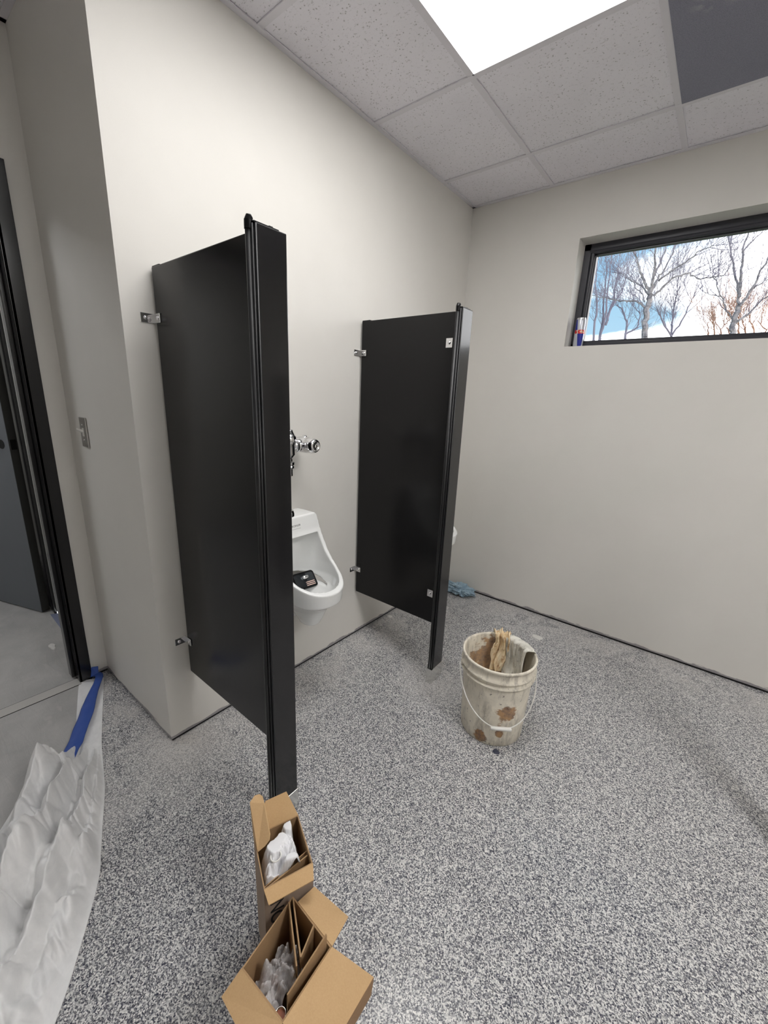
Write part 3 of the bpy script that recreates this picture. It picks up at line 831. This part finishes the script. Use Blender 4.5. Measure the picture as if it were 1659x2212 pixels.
# inner boards in box 1
board(c1, 'divider', [(.899, -2.292, .03), (.928, -2.200, .03), (.917, -2.190, .320), (.897, -2.296, .315)], 'card_shaded', .003)
board(c1, 'divider', [(.890, -2.290, .03), (.915, -2.190, .03), (.906, -2.184, .316), (.889, -2.292, .308)], 'card_shaded', .002)

L2, B2, R2, F2 = (.957, -2.396), (.937, -2.251), (1.070, -2.257), (1.079, -2.390); H2 = .28
c2 = thing('cardboard_box', (1.01, -2.32, 0), 'open cardboard box nearest the viewer, flaps spread and dividers inside', 'box', 'open cardboard boxes')
carton_walls(c2, [L2, F2, R2, B2], H2, 'card_shaded', 'card_out')
board(c2, 'flap', [(.955, -2.2518, H2), V3(R2, H2), (1.053, -2.190, .26), (.951, -2.199, .26)], 'card_in')
board(c2, 'flap', [V3(R2, H2), V3(F2, H2), (1.164, -2.392, .252), (1.158, -2.226, .252)], 'card_in')
board(c2, 'flap', [(1.158, -2.226, .252), (1.164, -2.392, .252), (1.170, -2.392, .228), (1.1635, -2.240, .228)], 'card_dark')
board(c2, 'flap', [V3(L2, H2), V3(F2, H2), (1.076, -2.444, .255), (.952, -2.437, .255)], 'card_in')
board(c2, 'divider', [(.946, -2.272, .03), (1.036, -2.322, .03), (1.036, -2.322, .276), (.943, -2.266, .284)], 'card_shaded', .003)
board(c2, 'divider', [(.945, -2.258, .03), (1.033, -2.309, .03), (1.033, -2.309, .280), (.943, -2.255, .284)], 'card_shaded', .003)
board(c2, 'divider', [(1.033, -2.309, .03), (1.016, -2.259, .03), (1.016, -2.258, .286), (1.033, -2.309, .280)], 'card_shaded', .003)
board(c2, 'divider', [(1.056, -2.366, .03), (1.058, -2.262, .03), (1.0585, -2.262, .312), (1.057, -2.362, .282)], 'card_shaded', .003)

def crumple(fn_, nu=60, nv=60):
    bm = bmesh.new(); sgrid(bm, nu, nv, fn_); return bm
def facet(p, sc, seed):
    """sharp folded-film height"""
    q = Vector((p[0]*sc, p[1]*sc, seed)); return abs(noise.noise(q))+.5*abs(noise.noise(q*2.3))+.25*abs(noise.noise(q*5.1))
# white poly bag with a ring in box 1
Ab, Bb, Cb, Db = Vector(A_), Vector(B_), Vector(C_), Vector(D_)
def f(u, v):
    uu = .17+.70*u; vv = .04+.74*v
    p = Ab.lerp(Bb, vv).lerp(Db.lerp(Cb, vv), uu)
    z = .274+.045*v+.085*abs(noise.noise(Vector((u*2.6+v, v*1.7, 2.2))))+.018*facet((u, v), 4.0, 6.2)-.16*max(0, uu-.42-.55*vv)
    z += .03*max(0, 1-abs((u-.15)-.9*(v-.1))*3)*.6
    z -= .05*max(0, .06-min(u, 1-u, v, 1-v))*10
    return Vector((p.x, p.y, min(z, .345)))
o = cloth('plastic_bag', crumple(f, 80, 80), 'bag', (.867, -2.225, .28), 'crumpled white plastic bag inside the tall rear carton', 'bag', .0008)
bm = bmesh.new(); c_ = Vector((.872, -2.247, .338)); ring = [c_+Vector((cos(t_)*.0118, sin(t_)*.0118, .002*sin(t_))) for t_ in [2*pi*i/32 for i in range(33)]]
tube(bm, ring, .0018, 8, cap=False)
tag(obj('plastic_ring', bm, 'white', smooth=True, loc=c_), 'round plastic ring showing on top of the white bag', 'ring')
# clear bag and brown wrapped part in box 2
def f(u, v):
    x = .962+.075*v*(.95)+.006; y = -2.386+.085*u-.0*v
    if v > .7: y -= (v-.7)*.03
    z = .205+.080*abs(noise.noise(Vector((u*3.1-v, v*3.4, 5.2))))+.016*facet((u, v), 6.0, 1.2)+.02*sin(pi*u)*sin(pi*v)
    return Vector((x, y, z))
cloth('plastic_bag', crumple(f, 70, 70), 'clearbag', (1.0, -2.345, .22), 'clear plastic bag crumpled inside the nearest carton', 'bag', .0008)
def f(u, v):
    x = .951+.016*u+.03*v*.6; y = -2.335+.055*v; z = .19+.085*u**.6+.012*facet((u, v), 4, 9)
    x += .012*sin(pi*v)
    return Vector((x, y, z))
bm = bmesh.new(); lathe(bm, [(0, 0), (.024, .0), (.026, .02), (.026, .11), (.02, .125), (0, .128)], (.985, -2.352, .07), 'z', 24)
tag(obj('wrapped_part', bm, 'copper', smooth=True, loc=(.985, -2.352, .1)), 'red-brown wrapped part under the clear bag in the nearest carton', 'plumbing part')
bm = bmesh.new(); P0 = Vector((1.060, -2.381, .262)); P1 = Vector((1.035, -2.345, .02))
s_, u_ = frame_mat(P1-P0); n=28
def ringv(c_, r_): return [bm.verts.new(c_+(s_*cos(2*pi*j/n)+u_*sin(2*pi*j/n))*r_) for j in range(n)]
rr = [ringv(P1, .0105), ringv(P0, .0105), ringv(P0, .0092), ringv(P1, .0092)]
for a_, b_ in zip(rr, rr[1:]):
    for j in range(n): bm.faces.new((a_[j], a_[(j+1) % n], b_[(j+1) % n], b_[j]))
mt_ = tag(obj('metal_tube', bm, 'chrome', smooth=True, loc=P0), 'short chrome tube end standing in the front corner of the nearest carton', 'tube')
bm = bmesh.new(); q_ = P0.lerp(P1, .03); prism(bm, [q_+(s_*cos(2*pi*j/24)+u_*sin(2*pi*j/24))*.0091 for j in range(24)], .001); obj('bore', bm, 'copper', mt_)

# ------------------------------------------------------------------ plastic sheet and tape
LEFT = [(-.690, -2.238), (-.62, -2.262), (-.50, -2.300), (-.36, -2.345), (-.26, -2.392), (-.19, -2.455), (-.20, -2.50), (-.15, -2.56), (-.05, -2.635), (.02, -2.72), (.10, -2.82), (.2, -2.92)]
RIGHT = [(-.640, -2.150), (-.55, -2.180), (-.40, -2.232), (-.217, -2.295), (-.10, -2.328), (.03, -2.364), (.164, -2.414), (.25, -2.446), (.345, -2.484), (.502, -2.581), (.588, -2.644), (.70, -2.74)]
def pl(P, t_):
    x = t_*(len(P)-1); i = min(int(x), len(P)-2); f_ = x-i
    a_, b_ = Vector(P[i]), Vector(P[i+1])
    p0 = Vector(P[max(i-1, 0)]); p3 = Vector(P[min(i+2, len(P)-1)])
    return .5*((2*a_)+(-p0+b_)*f_+(2*p0-5*a_+4*b_-p3)*f_**2+(-p0+3*a_-3*b_+p3)*f_**3)
def smooth(a_, b_, x):
    t_ = max(0, min(1, (x-a_)/(b_-a_))); return t_*t_*(3-2*t_)
def ridge(x, c_, w): return max(0, 1-abs(x-c_)/w)
def sheet(u, v):
    l, r = pl(LEFT, v), pl(RIGHT, v); p = l.lerp(r, u)
    env = smooth(.30, .52, v)
    edge = smooth(0, .14, 1-u)*smooth(0, .12, u)
    wob = noise.noise(Vector((v*7, 1.3, 0)))*.09
    wob2 = noise.noise(Vector((v*9, 5.3, 0)))*.07
    h = .075*ridge(u+wob, .20, .13)+.10*ridge(u+wob2, .47, .12)+.055*ridge(u-wob, .74, .09)
    h += .085*facet((p.x*1.0, p.y*1.6), 5, 1.7)*(.4+.6*edge)
    h += .06*max(0, noise.noise(Vector((p.x*6, p.y*6, 3))))
    h *= env*edge
    h += .010*facet((p.x, p.y), 22, 4.1)*edge*(.4+env*.4)
    # one pulled-up peak and a tucked fold
    h += .06*exp(-((p.x+.12)**2+(p.y+2.50)**2)/.003)*edge
    h += .05*exp(-((p.x-.20)**2+(p.y+2.60)**2)/.004)*edge
    fx = .03*noise.noise(Vector((p.x*14, p.y*14, 7)))*env*edge
    return Vector((p.x+fx, p.y-fx*.5, .0032+h))
bm = bmesh.new(); sgrid(bm, 150, 420, sheet)
o = obj('plastic_sheet', bm, 'poly', smooth=True, loc=(0, -2.5, 0)); tag(o, 'bunched milky plastic dust sheet lying along the left edge of the floor', 'plastic sheet')
s_ = o.modifiers.new('s', 'SOLIDIFY'); s_.thickness = .0006
# tape strip on top of the sheet, climbing onto the frame foot
TA = [(-.690, -2.190), (-.640, -2.168), (-.52, -2.232), (-.407, -2.290), (-.292, -2.352), (-.215, -2.398), (-.150, -2.436)]
bm = bmesh.new()
def f(u, v):
    c_ = pl(TA, v); d_ = (pl(TA, min(1, v+.01))-pl(TA, max(0, v-.01))).normalized(); nrm = Vector((-d_.y, d_.x))
    w = .016+.010*smooth(.2, .5, v)-.008*smooth(.8, 1, v)
    q = c_+nrm*(u-.5)*2*w+nrm*.004*noise.noise(Vector((v*9, 2, 2)))
    return Vector((q.x, q.y, .021+.004*noise.noise(Vector((u*2, v*14, 1)))-.010*(1-smooth(0, .15, v))+.004*sin(u*3)))
sgrid(bm, 8, 90, f)
tp = obj('masking_tape', bm, 'tape', smooth=True, loc=(-.4, -2.29, .01)); tag(tp, 'blue masking tape strip running from the door frame along the sheet edge', 'tape')
tp.modifiers.new('s', 'SOLIDIFY').thickness = .0006
bm = bmesh.new(); prism(bm, [(-.678, -2.197, .012), (-.655, -2.166, .012), (-.672, -2.158, .055), (-.6755, -2.185, .062)], .001)
obj('tape_end', bm, 'tape', tp)
# tape on the hall side and a scrap
bm = bmesh.new(); prism(bm, [(-1.545, -2.150, .001), (-1.53, -2.118, .001), (-.83, -2.118, .001), (-.83, -2.165, .001)], .001, Vector((0, 0, 1)))
tag(obj('masking_tape', bm, 'tape_dusty', loc=(-1.2, -2.13, 0)), 'blue masking tape on the hallway floor past the black door frame', 'tape')

def scrap(name, c_, rx, ry, m, lab, cat, h=.004, seed=1):
    bm = bmesh.new(); n = 26; z0 = c_[2]
    lo, hi = [], []
    for j in range(n):
        a_ = 2*pi*j/n; r_ = 1+.35*noise.noise(Vector((cos(a_)*1.5, sin(a_)*1.5, seed)))
        lo.append(bm.verts.new((c_[0]+cos(a_)*rx*r_, c_[1]+sin(a_)*ry*r_, z0)))
        hi.append(bm.verts.new((c_[0]+cos(a_)*rx*r_*.93, c_[1]+sin(a_)*ry*r_*.93, z0+h*(.6+.4*noise.noise(Vector((a_, seed, 0)))))))
    for j in range(n): bm.faces.new((lo[j], lo[(j+1) % n], hi[(j+1) % n], hi[j]))
    top = bm.verts.new((c_[0], c_[1], z0+h)); bm.faces.new(lo[::-1])
    for j in range(n): bm.faces.new((hi[j], hi[(j+1) % n], top))
    return tag(obj(name, bm, m, loc=c_), lab, cat)
scrap('paper_scrap', (.862, -.289, 0), .034, .022, 'paper', 'white flake lying on the floor between bucket and window wall', 'scrap', .004, 3)
scrap('paint_chip', (1.030, -1.280, 0), .016, .012, 'navy', 'small dark chip on the floor just in front of the bucket', 'chip', .003, 5)
scrap('paper_scrap', (-1.13, -2.24, 0), .035, .014, 'paper', 'torn white paper scrap on the hallway floor past the door frame', 'scrap', .008, 9)
scrap('plaster_chip', (.035, -.72, 0), .018, .012, 'paper', 'pale plaster chip at the foot of the left wall beyond the urinal', 'chip', .010, 11)

# ------------------------------------------------------------------ blue rag
bm = bmesh.new(); bmesh.ops.create_icosphere(bm, subdivisions=6, radius=1)
for v in bm.verts:
    p = v.co.copy(); n1_ = abs(noise.noise(p*1.8+Vector((3, 1, 2)))); n2_ = abs(noise.noise(p*4.6+Vector((9, 1, 2)))); n3_ = abs(noise.noise(p*10))
    r_ = .58+.95*n1_+.60*n2_+.16*n3_
    q = p*r_; lobe = 1+.5*max(0, -p.x)
    v.co = Vector((q.x*.100*lobe, q.y*.062, max(-.0, (q.z*.5+.42)*.085)))
    if v.co.z < .004: v.co.z = .002
tag(obj('rag', (bm.transform(Matrix.Translation((.215, -.088, 0))), bm)[1], 'blue_rag', smooth=True, loc=(.215, -.088, 0)), 'crumpled blue-grey rag on the floor against the window wall', 'rag')

# ------------------------------------------------------------------ can on the sill
cn = thing('drink_can', (.738, .062, WZ0), 'slim blue and silver drink can standing in the corner of the window sill', 'can')
CX = Vector((.738, .062, WZ0))
bm = bmesh.new(); rc = .0265
lathe(bm, [(0, .002), (.019, .002), (.021, 0), (.024, .004), (rc, .010), (rc, .146), (.0255, .150)], CX, 'z', 40)
obj('can_body', bm, 'can', cn, smooth=True, loc=CX)
bm = bmesh.new(); lathe(bm, [(.0255, .150), (.0225, .1575), (.0235, .1595), (.022, .1595), (.0205, .156), (0, .156)], CX, 'z', 40)
obj('can_lid', bm, 'can_top', cn, smooth=True)

# ------------------------------------------------------------------ outside
structure(obj('floor', B(-40, 60, .21, 60, -.5, -.4), 'lawn'))
CAM = Vector((1.4852, -2.6715, 1.38)); F_PX = 885.9
yaw, pit, rol = radians(38.1741), radians(-15.3005), radians(2.403)
FW = Vector((-sin(yaw)*cos(pit), cos(yaw)*cos(pit), sin(pit))); RT0 = Vector((cos(yaw), sin(yaw), 0)); UP0 = RT0.cross(FW)
RT = RT0*cos(rol)+UP0*sin(rol); UP = -RT0*sin(rol)+UP0*cos(rol)
def at(cu, cv, Y):
    """a point of a far tree measured in the window view, at distance Y"""
    u, v = 1200+cu/3.614, 430+cv/3.614
    d_ = FW+RT*(u-829.5)/F_PX-UP*(v-1106)/F_PX
    return CAM+d_*((Y-CAM.y)/d_.y)
def grow(bm, p, d_, length, r_, depth, rng, spread=.6, up=.25, segs=4, mi=1):
    pts = [p.copy()]; rad = [r_]; q = p.copy(); dd = d_.normalized()
    kids = []
    for i in range(segs):
        dd = (dd+Vector((rng.uniform(-1, 1), rng.uniform(-1, 1), rng.uniform(-1, 1)))*.22+Vector((0, 0, up*.25))).normalized()
        q = q+dd*length/segs; pts.append(q.copy()); rad.append(r_*(1-.75*(i+1)/segs))
        if depth > 0: kids.append((q.copy(), dd.copy(), r_*(1-.7*(i+1)/segs)))
    tube(bm, pts, rad, 4, cap=False, mi=mi)
    for (kp, kd, kr) in kids:
        for _ in range(rng.choice((1, 1, 1, 2))):
            nd = (kd+Vector((rng.uniform(-1, 1), rng.uniform(-1, 1), rng.uniform(-.5, 1)))*spread).normalized()
            grow(bm, kp, nd, length*rng.uniform(.45, .7), max(.0045, kr*.6), depth-1, rng, spread, up, max(3, segs-1), mi)
def limb(bm, pts, Y, r0, r1, rng, wood=0, twigs=2, tl=1.3, dy=1.0, every=1, tr=.011, depth0=None):
    P = []
    n_ = len(pts); off = rng.uniform(-dy, dy)
    for i, (a_, b_) in enumerate(pts):
        P.append(at(a_, b_, Y+(off*i/(n_-1))))
    # subdivide smoothly
    Q = []
    for i in range(n_-1):
        for s_ in range(4):
            t_ = s_/4; Q.append(P[i].lerp(P[i+1], t_)+Vector((rng.uniform(-1, 1), rng.uniform(-1, 1), rng.uniform(-1, 1)))*.03)
    Q.append(P[-1])
    rad = [r0+(r1-r0)*i/(len(Q)-1) for i in range(len(Q))]
    tube(bm, Q, rad, 7, cap=False, mi=wood)
    for i in range(2, len(Q), every):
        for _ in range(twigs if rng.random() < .85 else 0):
            d_ = (Q[i]-Q[i-1]).normalized()
            nd = (d_+Vector((rng.uniform(-1, 1), rng.uniform(-1, 1), rng.uniform(-.3, 1.1)))*.9).normalized()
            grow(bm, Q[i], nd, tl*rng.uniform(.5, 1.1), tr, 2, rng, .75, .3, 4)
    return Q
def tree_obj(bm, base, mats, lab, cat='tree'):
    return tag(obj('bare_tree', bm, mats, loc=base), lab, cat, 'bare trees outside the window')
def stem_to_ground(bm, top, r_, Y):
    base = Vector((top.x-.15, top.y, -.4)); tube(bm, [base, base.lerp(top, .5)+Vector((.05, 0, 0)), top], [r_*1.35, r_*1.15, r_], 9, mi=0)
    return base
rng = random.Random(5)
bm = bmesh.new(); Y = 16
tr_ = limb(bm, [(690, 1085), (700, 980), (712, 880), (728, 800), (745, 740)], Y, .105, .085, rng, twigs=0, dy=.1)
base = stem_to_ground(bm, tr_[0], .11, Y)
for pts, r0, tw in (([(745, 740), (700, 670), (670, 590), (640, 480), (605, 400), (590, 330)], .085, 1),
                ([(745, 740), (770, 620), (775, 500), (780, 380), (790, 280)], .085, 1),
                ([(770, 600), (820, 500), (860, 400), (880, 300)], .06, 1),
                ([(750, 735), (800, 620), (860, 530), (920, 420), (940, 340)], .07, 1),
                ([(765, 760), (830, 700), (910, 625), (1040, 575), (1130, 628), (1230, 605), (1320, 590)], .06, 2),
                ([(800, 640), (900, 560), (1020, 490), (1140, 400), (1250, 360)], .05, 2),
                ([(705, 865), (650, 805), (560, 792), (490, 800), (380, 770), (290, 752)], .06, 2),
                ([(725, 740), (660, 665), (590, 640), (540, 600), (470, 575)], .045, 2),
                ([(690, 800), (680, 750), (630, 700), (600, 640)], .03, 1)):
    limb(bm, pts, Y, r0*.68, .010, rng, wood=0, twigs=tw, tl=1.15, every=2)
tree_obj(bm, base, ['bark', 'twig'], 'large bare tree with pale mottled trunk seen through the window at left centre')
bm = bmesh.new(); Y = 18
tr_ = limb(bm, [(1380, 1060), (1388, 970), (1420, 890), (1432, 830)], Y, .10, .08, rng, twigs=0, dy=.1)
base = stem_to_ground(bm, tr_[0], .105, Y)
for pts, r0, tw in (([(1432, 830), (1425, 660), (1385, 500), (1350, 290), (1340, 200)], .07, 1),
                ([(1430, 760), (1452, 600), (1462, 420), (1500, 260), (1510, 180)], .08, 1),
                ([(1440, 830), (1540, 700), (1600, 560), (1690, 420), (1760, 320)], .07, 1),
                ([(1465, 420), (1560, 300), (1640, 230)], .035, 1),
                ([(1395, 975), (1335, 870), (1290, 740), (1235, 610), (1210, 560)], .045, 2),
                ([(1405, 965), (1500, 900), (1600, 800), (1700, 720), (1800, 640)], .06, 2),
                ([(1290, 760), (1200, 740), (1150, 720)], .02, 1),
                ([(1540, 700), (1640, 640), (1780, 560)], .035, 2)):
    limb(bm, pts, Y, r0*.68, .010, rng, wood=0, twigs=tw, tl=1.2, every=2)
tree_obj(bm, base, ['bark', 'twig'], 'bare forked tree seen through the window toward its right side')
bm = bmesh.new(); Y = 22; b0 = None
for pts in ([(345, 1085), (395, 920), (408, 700), (430, 520), (440, 430)], [(345, 1085), (370, 900), (385, 740), (400, 560), (395, 450)], [(400, 950), (450, 800), (470, 640), (500, 480)],
            [(390, 980), (430, 860), (520, 720), (560, 560)]):
    q = limb(bm, pts, Y, .06, .012, rng, wood=1, twigs=2, tl=1.5, every=2)
    b0 = b0 or q[0]
base = stem_to_ground(bm, b0, .075, Y)
tree_obj(bm, base, ['twig', 'twig'], 'thin multi-stemmed bare tree at the left of the window view')
bm = bmesh.new(); Y = 20
q = limb(bm, [(300, 1100), (322, 820), (310, 660), (330, 480), (335, 400)], Y, .05, .012, rng, wood=1, twigs=2, tl=1.2, every=2)
base = stem_to_ground(bm, q[0], .06, Y)
tree_obj(bm, base, ['twig', 'twig'], 'slender bare tree beside the drink can in the window view')
bm = bmesh.new(); Y = 24
q = limb(bm, [(540, 1090), (560, 960), (510, 850), (470, 820)], Y, .06, .015, rng, wood=1, twigs=3, tl=1.8, every=2)
limb(bm, [(545, 1060), (640, 1000), (660, 900), (600, 830)], Y, .05, .012, rng, wood=1, twigs=3, tl=1.6, every=2)
base = stem_to_ground(bm, q[0], .07, Y)
tree_obj(bm, base, ['twig', 'twig'], 'crooked small bare tree low behind the large mottled trunk')
bm = bmesh.new(); Y = 26
q = limb(bm, [(905, 1080), (915, 950), (935, 800), (955, 650)], Y, .06, .012, rng, wood=1, twigs=4, tl=2.0, every=1)
limb(bm, [(910, 1060), (980, 960), (1050, 820), (1080, 760)], Y, .05, .012, rng, wood=1, twigs=4, tl=1.9, every=2)
limb(bm, [(905, 1070), (840, 960), (800, 880)], Y, .05, .012, rng, wood=1, twigs=4, tl=1.8, every=2)
base = stem_to_ground(bm, q[0], .07, Y)
tree_obj(bm, base, ['twig', 'twig'], 'twiggy bare tree in the middle of the window view between two larger trees')
bm = bmesh.new(); Y = 21
q = None
for k_ in range(9):
    x_ = 1180+k_*62
    qq = limb(bm, [(x_, 1120), (x_+rng.uniform(-30, 30), 1020), (x_+rng.uniform(-50, 50), 930+abs(k_-5)*8)], Y, .035, .012, rng, wood=1, twigs=3, tl=1.3, every=2)
    q = q or qq
b2 = at(1420, 1100, Y); 
for k_ in range(9):
    x_ = 1180+k_*62; p_ = at(x_, 1120, Y); tube(bm, [Vector((b2.x+(p_.x-b2.x)*.6, p_.y, -.4)), p_], [.06, .04], 5, mi=1)
tag(obj('shrub', bm, ['orange', 'orange'], loc=(b2.x, b2.y, -.4)), 'russet twiggy shrub low at the right of the window view', 'shrub')

# ------------------------------------------------------------------ world
w = bpy.data.worlds.new('sky'); S.world = w; w.use_nodes = True
nt = w.node_tree; k = NT(nt); bg = nt.nodes['Background']
tc = k.n('ShaderNodeTexCoord').outputs['Generated']
n1 = k.noise(k.mapping(tc, (1.0, 1.0, 2.2), (.9, .35, -.55)), 1.9, 6, .52, .25)
n2 = k.noise(k.mapping(tc, (1, 1, 1.5), (2, .5, 0)), 5, 5, .6)
sx, sy, sz = k.sep(tc)
cl = k.math('ADD', k.math('MULTIPLY', n1.outputs[0], .45), k.math('MULTIPLY', n2.outputs[0], .22))
# cloud bank: thick to the right, blue gap above the left and a thin blue band low down
bank = k.math('SUBTRACT', k.math('MULTIPLY', sx, .75), k.math('MULTIPLY', k.math('SUBTRACT', sz, .27), 1.3))
low = k.math('MULTIPLY', k.math('SUBTRACT', 1, k.g(k.math('ABSOLUTE', k.math('SUBTRACT', sz, .165)), .01, .045)), .16)
cl = k.math('SUBTRACT', k.math('ADD', cl, bank), low)
cm = k.g(cl, .235, .33)
zz = k.sep(tc)[2]
sky = k.ramp(zz, [(0, (.62, .86, 1.0)), (.35, (.27, .58, .88))])
col = k.mix(cm, sky, (3.5, 3.52, 3.56))
k.l(col, bg.inputs[0]); bg.inputs[1].default_value = 1.0

# ------------------------------------------------------------------ camera
cam = bpy.data.cameras.new('camera'); co = bpy.data.objects.new('camera', cam); COL.objects.link(co)
cam.sensor_fit = 'HORIZONTAL'; cam.sensor_width = 36; cam.lens = F_PX/1659*36; cam.clip_start = .02; cam.clip_end = 300
mw = Matrix((RT, UP, -FW)).transposed().to_4x4(); mw.translation = CAM; co.matrix_world = mw
S.camera = co
S.view_settings.view_transform = 'Standard'; S.view_settings.look = 'None'
S.view_settings.gamma = 1; S.view_settings.use_curve_mapping = False
S.view_settings.exposure = 0.0
S.cycles.max_bounces = 10; S.cycles.transparent_max_bounces = 16
